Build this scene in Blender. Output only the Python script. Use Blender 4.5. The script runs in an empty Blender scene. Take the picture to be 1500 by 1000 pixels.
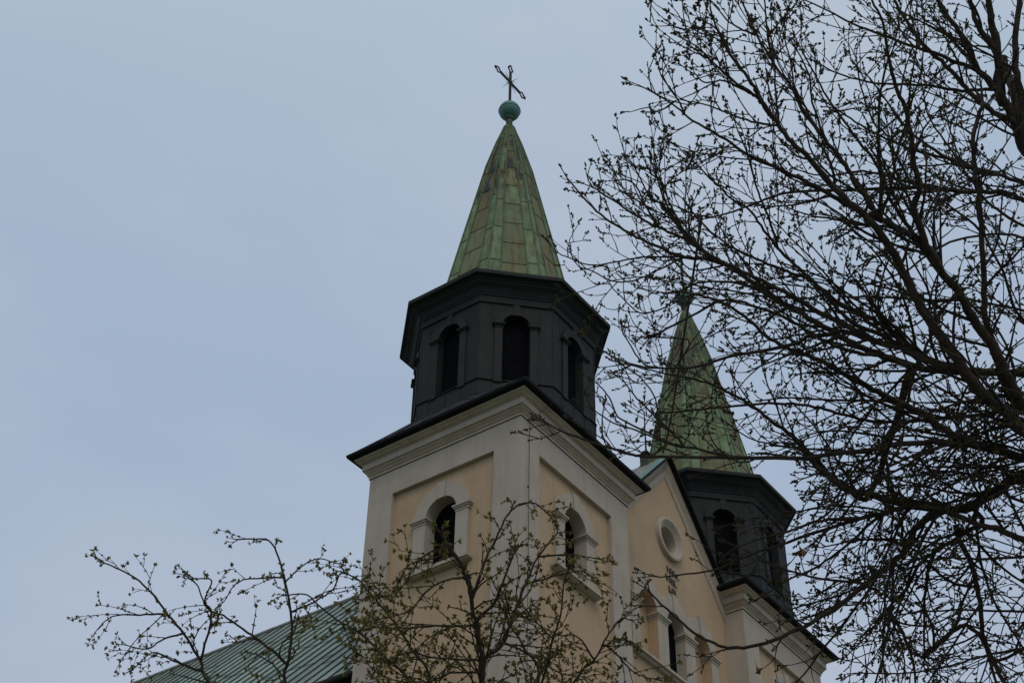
import bpy, math, random
from mathutils import Vector, Matrix
from mathutils.geometry import tessellate_polygon

# ------------------------------------------------------------------ camera, sky, sun, exposure
scene = bpy.context.scene
COL = scene.collection
CZ = 24.72                                    # height of the tower cornice above the ground
CAM = Vector((-23.958, -17.559, CZ - 23.122))
YAW, PITCH, ROLL, FPX = 0.9298, 0.7085, 0.0207, 2249.0
_F = Vector((math.sin(YAW)*math.cos(PITCH), math.cos(YAW)*math.cos(PITCH), math.sin(PITCH)))
_R = Vector((math.cos(YAW), -math.sin(YAW), 0)); _U = _R.cross(_F)
CR = math.cos(ROLL)*_R + math.sin(ROLL)*_U
CU = -math.sin(ROLL)*_R + math.cos(ROLL)*_U
cam_d = bpy.data.cameras.new("camera"); cam = bpy.data.objects.new("camera", cam_d); COL.objects.link(cam)
cam_d.sensor_width = 36; cam_d.lens = FPX/1500*36; cam_d.clip_end = 3000; cam_d.clip_start = .1
M = Matrix.Identity(4)
for i in range(3):
    M[i][0] = CR[i]; M[i][1] = CU[i]; M[i][2] = -_F[i]; M[i][3] = CAM[i]
cam.matrix_world = M
scene.camera = cam

SUN_EL, SUN_AZ = 52, 222                      # degrees; azimuth clockwise from +Y
world = bpy.data.worlds.new("World"); scene.world = world; world.use_nodes = True
wt = world.node_tree; wt.nodes.clear()
def wn(t, **k):
    n = wt.nodes.new(t)
    for a, b in k.items(): setattr(n, a, b)
    return n
out = wn('ShaderNodeOutputWorld'); mixs = wn('ShaderNodeMixShader'); mixs.inputs[0].default_value = .9
sky = wn('ShaderNodeTexSky', sky_type='NISHITA', sun_disc=False)
sky.sun_elevation = math.radians(SUN_EL); sky.sun_rotation = math.radians(SUN_AZ)
bg1 = wn('ShaderNodeBackground'); bg1.inputs[1].default_value = .08
bg2 = wn('ShaderNodeBackground'); bg2.inputs[1].default_value = 1.01
wt.links.new(sky.outputs[0], bg1.inputs[0])
tc = wn('ShaderNodeTexCoord'); sep = wn('ShaderNodeSeparateXYZ'); wt.links.new(tc.outputs['Generated'], sep.inputs[0])
ramp = wn('ShaderNodeValToRGB'); el = ramp.color_ramp.elements   # overcast deck: paler at the zenith, grey blue lower down
el[0].position = .30; el[0].color = (.40, .475, .61, 1)
el[1].position = 1.0; el[1].color = (.66, .735, .80, 1)
e = el.new(.62); e.color = (.385, .48, .625, 1)
e = el.new(.74); e.color = (.425, .52, .648, 1)
e = el.new(.82); e.color = (.475, .575, .675, 1)
wt.links.new(sep.outputs[2], ramp.inputs[0])
nz = wn('ShaderNodeTexNoise'); nz.inputs['Scale'].default_value = 3.2; nz.inputs['Detail'].default_value = 4
mp = wn('ShaderNodeMapping'); mp.inputs['Scale'].default_value = (1, 1, 2.2); mp.inputs['Location'].default_value = (.4, 1.7, .2)
wt.links.new(tc.outputs['Generated'], mp.inputs[0]); wt.links.new(mp.outputs[0], nz.inputs['Vector'])
cr = wn('ShaderNodeMapRange'); cr.inputs[1].default_value = .42; cr.inputs[2].default_value = .75; cr.inputs[3].default_value = 0; cr.inputs[4].default_value = .55
wt.links.new(nz.outputs[0], cr.inputs[0])
mx = wn('ShaderNodeMixRGB'); mx.inputs[2].default_value = (.55, .60, .69, 1)
wt.links.new(cr.outputs[0], mx.inputs[0]); wt.links.new(ramp.outputs[0], mx.inputs[1]); wt.links.new(mx.outputs[0], bg2.inputs[0])
wt.links.new(bg1.outputs[0], mixs.inputs[1]); wt.links.new(bg2.outputs[0], mixs.inputs[2]); wt.links.new(mixs.outputs[0], out.inputs[0])

sun_d = bpy.data.lights.new("sun", 'SUN'); sun_d.energy = .7; sun_d.angle = math.radians(30); sun_d.color = (1, .90, .76)
sun = bpy.data.objects.new("sun", sun_d); COL.objects.link(sun)
sd = Vector((math.sin(math.radians(SUN_AZ))*math.cos(math.radians(SUN_EL)), math.cos(math.radians(SUN_AZ))*math.cos(math.radians(SUN_EL)), math.sin(math.radians(SUN_EL))))
sun.rotation_euler = sd.to_track_quat('Z', 'Y').to_euler(); sun.location = (-10, -20, 60)
scene.view_settings.view_transform = 'Standard'; scene.view_settings.look = 'None'
scene.view_settings.exposure = 0; scene.view_settings.gamma = 1

# ------------------------------------------------------------------ materials
def material(name, ca, cb, scale=3., detail=5., streak=0., streak_col=(.05, .04, .03), rough=.85, bump=.0, bump_scale=60., metal=0., tone=False, cc=None, zscale=1., spec=.3):
    m = bpy.data.materials.new(name); m.use_nodes = True; t = m.node_tree; N = t.nodes; L = t.links
    b = N['Principled BSDF']; b.inputs['Roughness'].default_value = rough; b.inputs['Metallic'].default_value = metal
    if 'Specular IOR Level' in b.inputs: b.inputs['Specular IOR Level'].default_value = spec
    co = N.new('ShaderNodeTexCoord'); src = co.outputs['Object']
    mpn = N.new('ShaderNodeMapping'); mpn.inputs['Scale'].default_value = (1, 1, zscale); L.new(src, mpn.inputs[0])
    n = N.new('ShaderNodeTexNoise'); n.inputs['Scale'].default_value = scale; n.inputs['Detail'].default_value = detail; n.inputs['Roughness'].default_value = .62
    L.new(mpn.outputs[0], n.inputs['Vector'])
    mr = N.new('ShaderNodeMapRange'); mr.inputs[1].default_value = .33; mr.inputs[2].default_value = .67; L.new(n.outputs[0], mr.inputs[0])
    mix = N.new('ShaderNodeMixRGB'); mix.inputs[1].default_value = (*ca, 1); mix.inputs[2].default_value = (*cb, 1); L.new(mr.outputs[0], mix.inputs[0])
    cur = mix.outputs[0]
    if tone:                                    # per sheet value and tint, carried by the mesh
        at = N.new('ShaderNodeAttribute'); at.attribute_name = 'tone'
        sp = N.new('ShaderNodeSeparateColor'); L.new(at.outputs['Color'], sp.inputs[0])
        if cc:
            m2 = N.new('ShaderNodeMixRGB'); m2.inputs[2].default_value = (*cc, 1); L.new(sp.outputs[0], m2.inputs[0]); L.new(cur, m2.inputs[1]); cur = m2.outputs[0]
        m3 = N.new('ShaderNodeMixRGB'); m3.blend_type = 'MULTIPLY'; m3.inputs[0].default_value = 1; L.new(cur, m3.inputs[1])
        cb2 = N.new('ShaderNodeCombineColor')
        for i in range(3): L.new(sp.outputs[1], cb2.inputs[i])
        L.new(cb2.outputs[0], m3.inputs[2]); cur = m3.outputs[0]
        md = N.new('ShaderNodeMapping'); md.inputs['Scale'].default_value = (1, 1, .16); L.new(src, md.inputs[0])
        nd = N.new('ShaderNodeTexNoise'); nd.inputs['Scale'].default_value = 5.5; nd.inputs['Detail'].default_value = 7; L.new(md.outputs[0], nd.inputs['Vector'])
        rd = N.new('ShaderNodeMapRange'); rd.inputs[1].default_value = .40; rd.inputs[2].default_value = .58; L.new(nd.outputs[0], rd.inputs[0])
        mm = N.new('ShaderNodeMath'); mm.operation = 'MULTIPLY'; L.new(rd.outputs[0], mm.inputs[0]); L.new(sp.outputs[2], mm.inputs[1])
        m5 = N.new('ShaderNodeMixRGB'); m5.inputs[2].default_value = (.026, .027, .024, 1); L.new(mm.outputs[0], m5.inputs[0]); L.new(cur, m5.inputs[1]); cur = m5.outputs[0]
    if streak > 0:
        ms = N.new('ShaderNodeMapping'); ms.inputs['Scale'].default_value = (1, 1, .09); L.new(src, ms.inputs[0])
        ns = N.new('ShaderNodeTexNoise'); ns.inputs['Scale'].default_value = 7; ns.inputs['Detail'].default_value = 6; L.new(ms.outputs[0], ns.inputs['Vector'])
        rs = N.new('ShaderNodeMapRange'); rs.inputs[1].default_value = .50; rs.inputs[2].default_value = .72; rs.inputs[3].default_value = 0; rs.inputs[4].default_value = streak
        L.new(ns.outputs[0], rs.inputs[0])
        m4 = N.new('ShaderNodeMixRGB'); m4.inputs[2].default_value = (*streak_col, 1); L.new(rs.outputs[0], m4.inputs[0]); L.new(cur, m4.inputs[1]); cur = m4.outputs[0]
    L.new(cur, b.inputs['Base Color'])
    if bump > 0:
        nb = N.new('ShaderNodeTexNoise'); nb.inputs['Scale'].default_value = bump_scale; nb.inputs['Detail'].default_value = 5; L.new(src, nb.inputs['Vector'])
        bp = N.new('ShaderNodeBump'); bp.inputs['Strength'].default_value = bump; bp.inputs['Distance'].default_value = .02
        L.new(nb.outputs[0], bp.inputs['Height']); L.new(bp.outputs[0], b.inputs['Normal'])
    return m

WHITE = material('off_white_render', (.40, .337, .265), (.475, .405, .323), 1.0, 8, .32, (.30, .247, .187), .9, .35, 26)
PEACH = material('peach_render', (.44, .305, .185), (.515, .365, .225), .8, 8, .38, (.37, .255, .15), .9, .35, 26)
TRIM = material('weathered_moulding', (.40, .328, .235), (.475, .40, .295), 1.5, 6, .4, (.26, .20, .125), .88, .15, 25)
DARKTRIM = material('shaded_moulding', (.285, .222, .15), (.36, .29, .205), 2, 6, .4, (.17, .125, .07), .9, .15, 25)  # darker moulding tone; shade between the steps is put into its colour
ZINC = material('dark_sheet_metal', (.020, .022, .021), (.030, .032, .030), 1.7, 5, .4, (.02, .02, .019), .72, .06, 8, spec=.18)
EAVE_AND_GAP_SHADE = material('black_eave_and_gap_shade', (.007, .008, .009), (.012, .013, .014), 3, 4, rough=.75, spec=.12)  # eave metal; also paints the shadow gaps at cornice foot and belfry arches
VOID = material('unlit_opening_black', (.004, .004, .005), (.007, .007, .008), 6, 2, rough=.95, spec=.05)  # near-black colour stands for the unlit inside of the openings
COPPER = material('green_patina_copper', (.115, .19, .095), (.20, .29, .145), 2.6, 8, 1.0, (.115, .075, .028), .75, .10, 12, tone=True, cc=(.165, .142, .062))
VERDI = material('blue_green_verdigris', (.10, .22, .20), (.14, .28, .25), 3, 6, .4, (.07, .12, .10), .6)
NECK = material('stained_neck_copper', (.05, .055, .04), (.10, .11, .08), 6, 5, .5, (.03, .025, .02), .75)
NAVE = material('pale_green_sheet_roof', (.22, .30, .25), (.32, .40, .345), .9, 8, .5, (.15, .17, .13), .7, .08, 5, tone=True, cc=(.20, .205, .165))
SEAM = material('dark_standing_seam', (.045, .07, .065), (.07, .10, .09), 2, 4, rough=.75)
OLDCU = material('mottled_old_copper', (.20, .19, .17), (.30, .35, .31), 1.8, 8, .7, (.16, .10, .09), .7)
IRON = material('wrought_iron', (.022, .016, .012), (.05, .036, .026), 8, 4, rough=.6)
CABLE = material('dark_cable', (.03, .028, .025), (.05, .045, .04), 5, 3, rough=.7)
BRONZE = material('dark_letters', (.055, .048, .04), (.10, .09, .075), 9, 3, rough=.6)
BARK = material('grey_brown_bark', (.030, .024, .018), (.075, .062, .046), 14, 8, rough=.92, bump=.6, bump_scale=60, zscale=.5, spec=.15)
TWIG = material('dark_twig_bark', (.026, .020, .015), (.050, .040, .029), 9, 4, rough=.85, spec=.2)
BUD = material('brown_green_bud', (.035, .030, .012), (.085, .075, .025), 11, 3, rough=.8, spec=.15)
LEAF = material('yellow_green_leaf', (.085, .08, .014), (.20, .175, .035), 9, 3, rough=.7, spec=.25)
DEAD = material('withered_leaf', (.16, .055, .025), (.26, .10, .045), 14, 4, rough=.8)
GRASS = material('lawn', (.035, .055, .016), (.07, .09, .03), .8, 8, rough=.95, bump=.5, bump_scale=30)
PAVE = material('grey_paving', (.22, .21, .19), (.30, .285, .26), 1.4, 8, rough=.9, bump=.2, bump_scale=20)

# ------------------------------------------------------------------ mesh helpers
class MB:
    def __init__(s): s.v = []; s.f = []; s.m = []; s.mats = []; s.tone = []; s.smooth = []
    def mi(s, mat):
        if mat not in s.mats: s.mats.append(mat)
        return s.mats.index(mat)
    def add(s, vs, fs, mat, tone=(0, 1, 0), smooth=False):
        o = len(s.v); s.v += [tuple(v) for v in vs]; k = s.mi(mat)
        for f in fs:
            s.f.append(tuple(o+i for i in f)); s.m.append(k); s.tone.append(tone); s.smooth.append(smooth)
    def hexa(s, p, mat, tone=(0, 1, 0)):        # p: 8 corners, bottom ring then top ring
        s.add(p, [(3, 2, 1, 0), (4, 5, 6, 7), (0, 1, 5, 4), (1, 2, 6, 5), (2, 3, 7, 6), (3, 0, 4, 7)], mat, tone)
    def box(s, a, b, mat):
        (x0, y0, z0), (x1, y1, z1) = a, b
        s.hexa([(x0, y0, z0), (x1, y0, z0), (x1, y1, z0), (x0, y1, z0), (x0, y0, z1), (x1, y0, z1), (x1, y1, z1), (x0, y1, z1)], mat)
    def loft(s, rings, mats, closed=True, caps=False, smooth=False):
        n = len(rings[0])
        for i in range(len(rings)-1):
            mat = mats[i] if isinstance(mats, (list, tuple)) else mats
            vs = list(rings[i])+list(rings[i+1]); fs = []
            for j in range(n if closed else n-1):
                k = (j+1) % n; fs.append((j, k, n+k, n+j))
            s.add(vs, fs, mat, smooth=smooth)
        if caps:
            s.add(rings[0], [tuple(reversed(range(n)))], mats if not isinstance(mats, (list, tuple)) else mats[0])
            s.add(rings[-1], [tuple(range(n))], mats if not isinstance(mats, (list, tuple)) else mats[-1])
    def tube(s, pts, rad, mat, k=5, cap=True, smooth=True):
        pts = [Vector(p) for p in pts]; n = len(pts)
        if not hasattr(rad, '__len__'): rad = [rad]*n
        vs = []; ref = None
        for i in range(n):
            t = (pts[min(i+1, n-1)]-pts[max(i-1, 0)])
            if t.length < 1e-9: t = Vector((0, 0, 1))
            t.normalize()
            if ref is None:
                ref = t.orthogonal().normalized()
            else:
                ref = ref - t*ref.dot(t)
                if ref.length < 1e-6: ref = t.orthogonal()
                ref.normalize()
            b = t.cross(ref)
            for j in range(k):
                a = 2*math.pi*j/k
                vs.append(pts[i]+(ref*math.cos(a)+b*math.sin(a))*rad[i])
        fs = [(i*k+j, i*k+(j+1) % k, (i+1)*k+(j+1) % k, (i+1)*k+j) for i in range(n-1) for j in range(k)]
        if cap: fs += [tuple(reversed(range(k))), tuple((n-1)*k+j for j in range(k))]
        s.add(vs, fs, mat, smooth=smooth)
    def build(s, name, parent=None, dz=0., usetone=False):
        me = bpy.data.meshes.new(name)
        me.from_pydata([(x, y, z+dz) for x, y, z in s.v], [], s.f)
        for m in s.mats: me.materials.append(m)
        me.polygons.foreach_set('material_index', s.m); me.polygons.foreach_set('use_smooth', s.smooth)
        if usetone:
            at = me.color_attributes.new('tone', 'FLOAT_COLOR', 'CORNER'); d = []
            for p, t in zip(me.polygons, s.tone): d += [t[0], t[1], t[2], 1.]*p.loop_total
            at.data.foreach_set('color', d)
        me.update(); o = bpy.data.objects.new(name, me); COL.objects.link(o)
        if parent: o.parent = parent
        return o
def empty(name, loc=(0, 0, 0)):
    o = bpy.data.objects.new(name, None); COL.objects.link(o); o.location = loc; o.empty_display_size = .3; return o
def tag(o, label=None, cat=None, group=None, kind=None):
    for k, v in (('label', label), ('category', cat), ('group', group), ('kind', kind)):
        if v: o[k] = v
    return o
def inv_parent(o, p): o.parent = p

class Frame:                                    # a wall plane: s along it, z up, d outwards
    def __init__(s, o, ang):
        a = math.radians(ang); s.o = Vector(o); s.n = Vector((math.cos(a), math.sin(a), 0)); s.t = Vector((-s.n.y, s.n.x, 0))
    def __call__(s, x, z, d=0.): return tuple(s.o + s.t*x + s.n*d + Vector((0, 0, z)))
def fbox(mb, fr, s0, s1, z0, z1, d0, d1, mat):
    mb.hexa([fr(s0, z0, d1), fr(s1, z0, d1), fr(s1, z0, d0), fr(s0, z0, d0), fr(s0, z1, d1), fr(s1, z1, d1), fr(s1, z1, d0), fr(s0, z1, d0)], mat)
def arch(cx, hw, zs, zi, n=20, r=None):         # outline of an arched opening, from bottom left clockwise
    r = r or hw
    return [(cx-hw, zs)] + [(cx-r*math.cos(math.pi*i/n), zi+r*math.sin(math.pi*i/n)) for i in range(n+1)] + [(cx+hw, zs)]
def circle(cx, cz, r, n=40): return [(cx+r*math.cos(2*math.pi*i/n), cz+r*math.sin(2*math.pi*i/n)) for i in range(n)]
def sheet(mb, fr, outer, holes, d, mat):
    loops = [outer]+holes
    tri = tessellate_polygon([[Vector((a, b, 0)) for a, b in lp] for lp in loops])
    flat = [p for lp in loops for p in lp]
    fs = []
    for t in tri:
        a, b, c = (flat[i] for i in t)
        fs.append(tuple(t) if (b[0]-a[0])*(c[1]-a[1])-(b[1]-a[1])*(c[0]-a[0]) > 0 else tuple(reversed(t)))
    mb.add([fr(a, b, d) for a, b in flat], fs, mat)
def reveal(mb, fr, loop, d0, d1, mat, closed=True):
    n = len(loop); vs = [fr(a, b, d0) for a, b in loop]+[fr(a, b, d1) for a, b in loop]
    mb.add(vs, [(i, (i+1) % n, n+(i+1) % n, n+i) for i in range(n if closed else n-1)], mat)
def prism(mb, fr, poly, d0, d1, mat):
    sheet(mb, fr, poly, [], d1, mat); reveal(mb, fr, poly, d1, d0, mat)
def archivolt(mb, fr, cx, zi, r0, r1, d0, d1, mat, n=20, clamp=None):
    inn = [(cx-r0*math.cos(math.pi*i/n), zi+r0*math.sin(math.pi*i/n)) for i in range(n+1)]
    outp = [(cx-r1*math.cos(math.pi*i/n), zi+r1*math.sin(math.pi*i/n)) for i in range(n+1)]
    if clamp: outp = [(min(max(a, cx-clamp), cx+clamp), b) for a, b in outp]
    for i in range(n):
        p = [inn[i], inn[i+1], outp[i+1], outp[i]]
        mb.add([fr(a, b, d1) for a, b in p], [(0, 1, 2, 3)], mat)
        mb.add([fr(*outp[i], d1), fr(*outp[i+1], d1), fr(*outp[i+1], d0), fr(*outp[i], d0)], [(0, 1, 2, 3)], mat)
def cap_block(mb, fr, s0, s1, zt, h, d0, d1, mat, wrap):   # stepped impost; wrap: how deep it returns into the opening
    for k, (a, b, o) in enumerate(((0, .42, .015), (.42, .72, .045), (.72, 1., .075))):
        fbox(mb, fr, s0-o, s1+o, zt-h+a*h, zt-h+b*h, d0, d1+o, mat)
def keystone(mb, fr, cx, z0, z1, w0, w1, d0, d1, mat):
    prism(mb, fr, [(cx-w0, z0), (cx+w0, z0), (cx+w1, z1), (cx-w1, z1)], d0, d1, mat)
def ring_sq(c, h, z): return [(c[0]-h, c[1]-h, z), (c[0]+h, c[1]-h, z), (c[0]+h, c[1]+h, z), (c[0]-h, c[1]+h, z)]
def ring_oct(c, ap, z, ph=0):
    R = ap/math.cos(math.pi/8)
    return [(c[0]+R*math.cos(math.radians(202.5+45*k+ph)), c[1]+R*math.sin(math.radians(202.5+45*k+ph)), z) for k in range(8)]

# ------------------------------------------------------------------ ground
mb = MB(); mb.add([(-900, -900, 0), (900, -900, 0), (900, 900, 0), (-900, 900, 0)], [(0, 1, 2, 3)], GRASS)
tag(mb.build('ground'), kind='structure')
mb = MB(); mb.add([(-30, -26, .004), (24, -26, .004), (24, -9, .004), (-30, -9, .004)], [(0, 1, 2, 3)], PAVE)
mb.add([(3.5, -9, .004), (12.5, -9, .004), (12.5, .57, .004), (3.5, .57, .004)], [(0, 1, 2, 3)], PAVE)
tag(mb.build('path'), kind='structure')

# ------------------------------------------------------------------ church
church = tag(empty('church', (7.85, 2.4, 0)), 'twin-towered church with peach and off-white walls, dark belfries and green copper spires', 'church')
CHURCH_OFF = Vector((-7.85, -2.4, 0))
def cpart(mb, name, parent=None, usetone=False):
    o = mb.build(name, parent or church, CZ, usetone)
    if parent is None: o.matrix_parent_inverse = Matrix.Translation(CHURCH_OFF)
    return o
LOW = -CZ

def tower_window(fr, tower):
    zs, zi, hw = -3.45, -1.95, .47; d0, d1 = -.12, -.03; back = -.42
    f = MB()
    archivolt(f, fr, 0, zi, hw, .86, d0, d1, WHITE)
    for sg in (-1, 1):
        a, b = sorted((sg*hw, sg*.84))
        fbox(f, fr, a, b, zs, zi-.16, d0, d1, WHITE)
        a2, b2 = sorted((sg*(hw-.0), sg*.86))
        cap_block(f, fr, a2, b2, zi, .16, back+.03, d1, WHITE, .3)
    keystone(f, fr, 0, zi+hw-.045, zi+.90, .10, .135, d0, d1+.035, WHITE)
    lp = arch(0, hw-.005, zs, zi); reveal(f, fr, lp, d1-.004, back, WHITE)
    f_o = cpart(f, 'window_surround', tower)
    s = MB()
    for a, b, z0, z1 in ((-.95, .95, -.06, 0), (-.97, .97, -.11, -.06), (-.93, .93, -.145, -.11)):
        fbox(s, fr, a, b, zs+z0, zs+z1, d0, {0: d1+.10, -.06: d1+.13, -.11: d1+.07}[z1], WHITE)
    cpart(s, 'window_sill', tower)
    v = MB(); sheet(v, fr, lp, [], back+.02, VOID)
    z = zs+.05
    while z < zi+hw-.05:                        # black strips over the sheet
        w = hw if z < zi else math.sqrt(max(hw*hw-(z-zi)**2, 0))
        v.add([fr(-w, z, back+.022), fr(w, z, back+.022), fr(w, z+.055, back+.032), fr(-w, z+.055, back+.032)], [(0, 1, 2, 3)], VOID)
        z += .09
    cpart(v, 'unlit_inside_sheet', tower)

def make_tower(c, faces_win, dz, near):
    # body: corner piers, top band; recessed peach panels
    t = MB(); h = 2.4; w = .8
    for sx in (-1, 1):
        for sy in (-1, 1):
            x0, x1 = sorted((c[0]+sx*h, c[0]+sx*(h-w))); y0, y1 = sorted((c[1]+sy*h, c[1]+sy*(h-w)))
            t.box((x0, y0, LOW), (x1, y1, dz), WHITE)
    tower_frames = {a: Frame((c[0]+h*math.cos(math.radians(a)), c[1]+h*math.sin(math.radians(a)), dz), a) for a in (180, 270, 0, 90)}
    for a, fr in tower_frames.items(): fbox(t, fr, -h+w, h-w, -.77, -.002, -.5, 0, WHITE)
    t.add(ring_sq(c, h-.01, dz-.004), [(0, 1, 2, 3)], WHITE)
    tw = cpart(t, 'tower')
    for a, fr in tower_frames.items():
        p = MB(); hole = [arch(0, .47, -3.45, -1.95)] if a in faces_win else []
        sheet(p, fr, [(-h+w, LOW-dz), (h-w, LOW-dz), (h-w, -.77), (-h+w, -.77)], hole, -.12, PEACH)
        if a in faces_win: cpart(p, 'wall_panel', tw); tower_window(fr, tw)
        else: p.build('wall_panel', tw, CZ)
    k = MB()
    prof = [(0, -.03), (.03, -.03), (.03, .03), (.065, .06), (.075, .11), (.12, .15), (.135, .195), (.165, .205), (.165, .385), (.185, .39), (.185, .41), (.215, .43), (.27, .475), (.325, .50), (.335, .565)]
    mats = [EAVE_AND_GAP_SHADE, TRIM, TRIM, DARKTRIM, TRIM, DARKTRIM, TRIM, WHITE, DARKTRIM, TRIM, DARKTRIM, TRIM, TRIM, TRIM]  # lowest black strip paints the shadow gap; dark bands paint shade between steps
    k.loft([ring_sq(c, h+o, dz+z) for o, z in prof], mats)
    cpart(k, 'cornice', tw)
    r = MB()
    r.loft([ring_sq(c, h+o, dz+z) for o, z in ((.30, .53), (.47, .575), (.485, .62), (.485, .665), (.46, .675))], EAVE_AND_GAP_SHADE)
    sq = ring_sq(c, h+.46, dz+.675); oc = ring_oct(c, 2.39, dz+1.28)
    # oc order: k=0 at 202.5 deg (left face front corner), 1 at 247.5 ...
    vs = sq+oc; fs = []
    for i in range(4):                          # corner i of the square faces octagon vertices 2i, 2i+1
        j = (i+1) % 4
        fs.append((i, (4+2*i+1), 4+2*i)); fs.append((i, j, 4+(2*j), 4+(2*i+1)))
    r.add(vs, [tuple(f) for f in fs], ZINC)
    for i in range(4):                          # standing seams up the roof
        j = (i+1) % 4; A, B = Vector(sq[i]), Vector(sq[j]); C2, D2 = Vector(oc[(2*i+1)]), Vector(oc[(2*j) % 8])
        for f in (.0, .12, .27, .42, .57, .72, .86):
            p0 = A.lerp(B, f+.01); p1 = C2.lerp(D2, (f*1.25-.12)) if 0 <= f*1.25-.12 <= 1 else None
            if p1 is None: continue
            r.tube([p0+Vector((0, 0, .012)), p1+Vector((0, 0, .012))], .013, ZINC, 4, smooth=False)
    cpart(r, 'tower_roof', tw)
    if near:
        g = MB(); x = c[0]-h+.32; y = c[1]-h
        g.tube([(x+.36, y-.48, dz+.60), (x+.33, y-.40, dz+.50), (x+.22, y-.26, dz+.34), (x+.06, y-.13, dz+.02), (x, y-.05, dz-.08), (x, y-.035, dz-.5), (x+.004, y-.035, -8), (x, y-.035, LOW)], .0075, CABLE, 5)
        g.tube([(x-.10, y+.005, dz-.02), (x+.05, y-.12, dz-.005)], .016, CABLE, 5)
        for zz in range(2, 24, 2): g.box((x-.02, y-.03, -zz), (x+.02, y+.002, -zz+.03), CABLE)
        cpart(g, 'lightning_conductor', tw)
    return tw

def make_belfry(c, dz, faces):
    b = MB()
    b.loft([ring_oct(c, a, dz+z) for a, z in ((2.39, .95), (2.39, 1.785), (2.425, 1.79), (2.425, 1.815), (2.38, 1.825))], [ZINC, EAVE_AND_GAP_SHADE, ZINC, ZINC])
    hwf = 2.38*math.tan(math.pi/8)
    bo = None; frames = {}
    for k in range(8):
        a = 225+45*k; fr = Frame((c[0]+2.38*math.cos(math.radians(a)), c[1]+2.38*math.sin(math.radians(a)), dz), a)
        kk = k if k < 5 else k-8; frames[kk] = fr
        hole = [arch(0, .368, 1.87, 3.72)] if kk in faces else []
        sheet(b, fr, [(-hwf, 1.82), (hwf, 1.82), (hwf, 4.47), (-hwf, 4.47)], hole, 0, ZINC)
        # folded standing seams: corners, plinth, above the imposts
        b.tube([fr(hwf, 1.83, .004), fr(hwf, 4.45, .004)], .014, ZINC, 5, smooth=False)
        for s_ in (-.62, -.05, .45): b.tube([fr(s_, 1.0, .016), fr(s_, 1.785, .016)], .012, ZINC, 4, smooth=False)
        b.tube([fr(hwf+.004, 1.0, .014), fr(hwf+.004, 1.785, .014)], .013, ZINC, 4, smooth=False)
        for s_ in (-.66, .66): b.tube([fr(s_, 3.75, .002), fr(s_, 4.45, .002)], .009, ZINC, 4, smooth=False)
    bo = cpart(b, 'belfry')
    for kk in faces:
        fr = frames[kk]; f = MB(); zi = 3.72; hw = .368
        archivolt(f, fr, 0, zi, hw, .59, 0, .045, ZINC)
        for sg in (-1, 1):
            a, e2 = sorted((sg*hw, sg*.575)); fbox(f, fr, a, e2, 1.74, zi-.12, 0, .05, ZINC)
            cap_block(f, fr, a, e2, zi, .13, -.05, .045, ZINC, .2)
        keystone(f, fr, 0, zi+hw-.03, zi+.70, .072, .088, 0, .06, ZINC)
        archivolt(f, fr, 0, zi, .588, .606, 0, .014, EAVE_AND_GAP_SHADE); lp = arch(0, hw-.004, 1.875, zi); reveal(f, fr, lp, .026, -.22, ZINC)  # thin black ring paints the gap shadow along the folded joint
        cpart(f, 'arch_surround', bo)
        v = MB(); sheet(v, fr, lp, [], -.2, VOID)  # flat black sheet stands in for the unlit belfry inside
        cpart(v, 'belfry_void', bo)
    k = MB()
    prof = [(2.385, 4.44), (2.425, 4.45), (2.425, 4.67), (2.455, 4.68), (2.455, 4.735), (2.475, 4.745), (2.50, 4.80), (2.55, 4.88), (2.615, 4.93), (2.615, 4.955), (2.65, 4.965), (2.65, 5.03), (2.675, 5.04), (2.70, 5.075), (2.76, 5.105), (2.835, 5.12), (2.845, 5.205), (2.835, 5.245)]
    k.loft([ring_oct(c, a, dz+z) for a, z in prof], ZINC)
    cpart(k, 'belfry_cornice', bo)
    return bo

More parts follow.
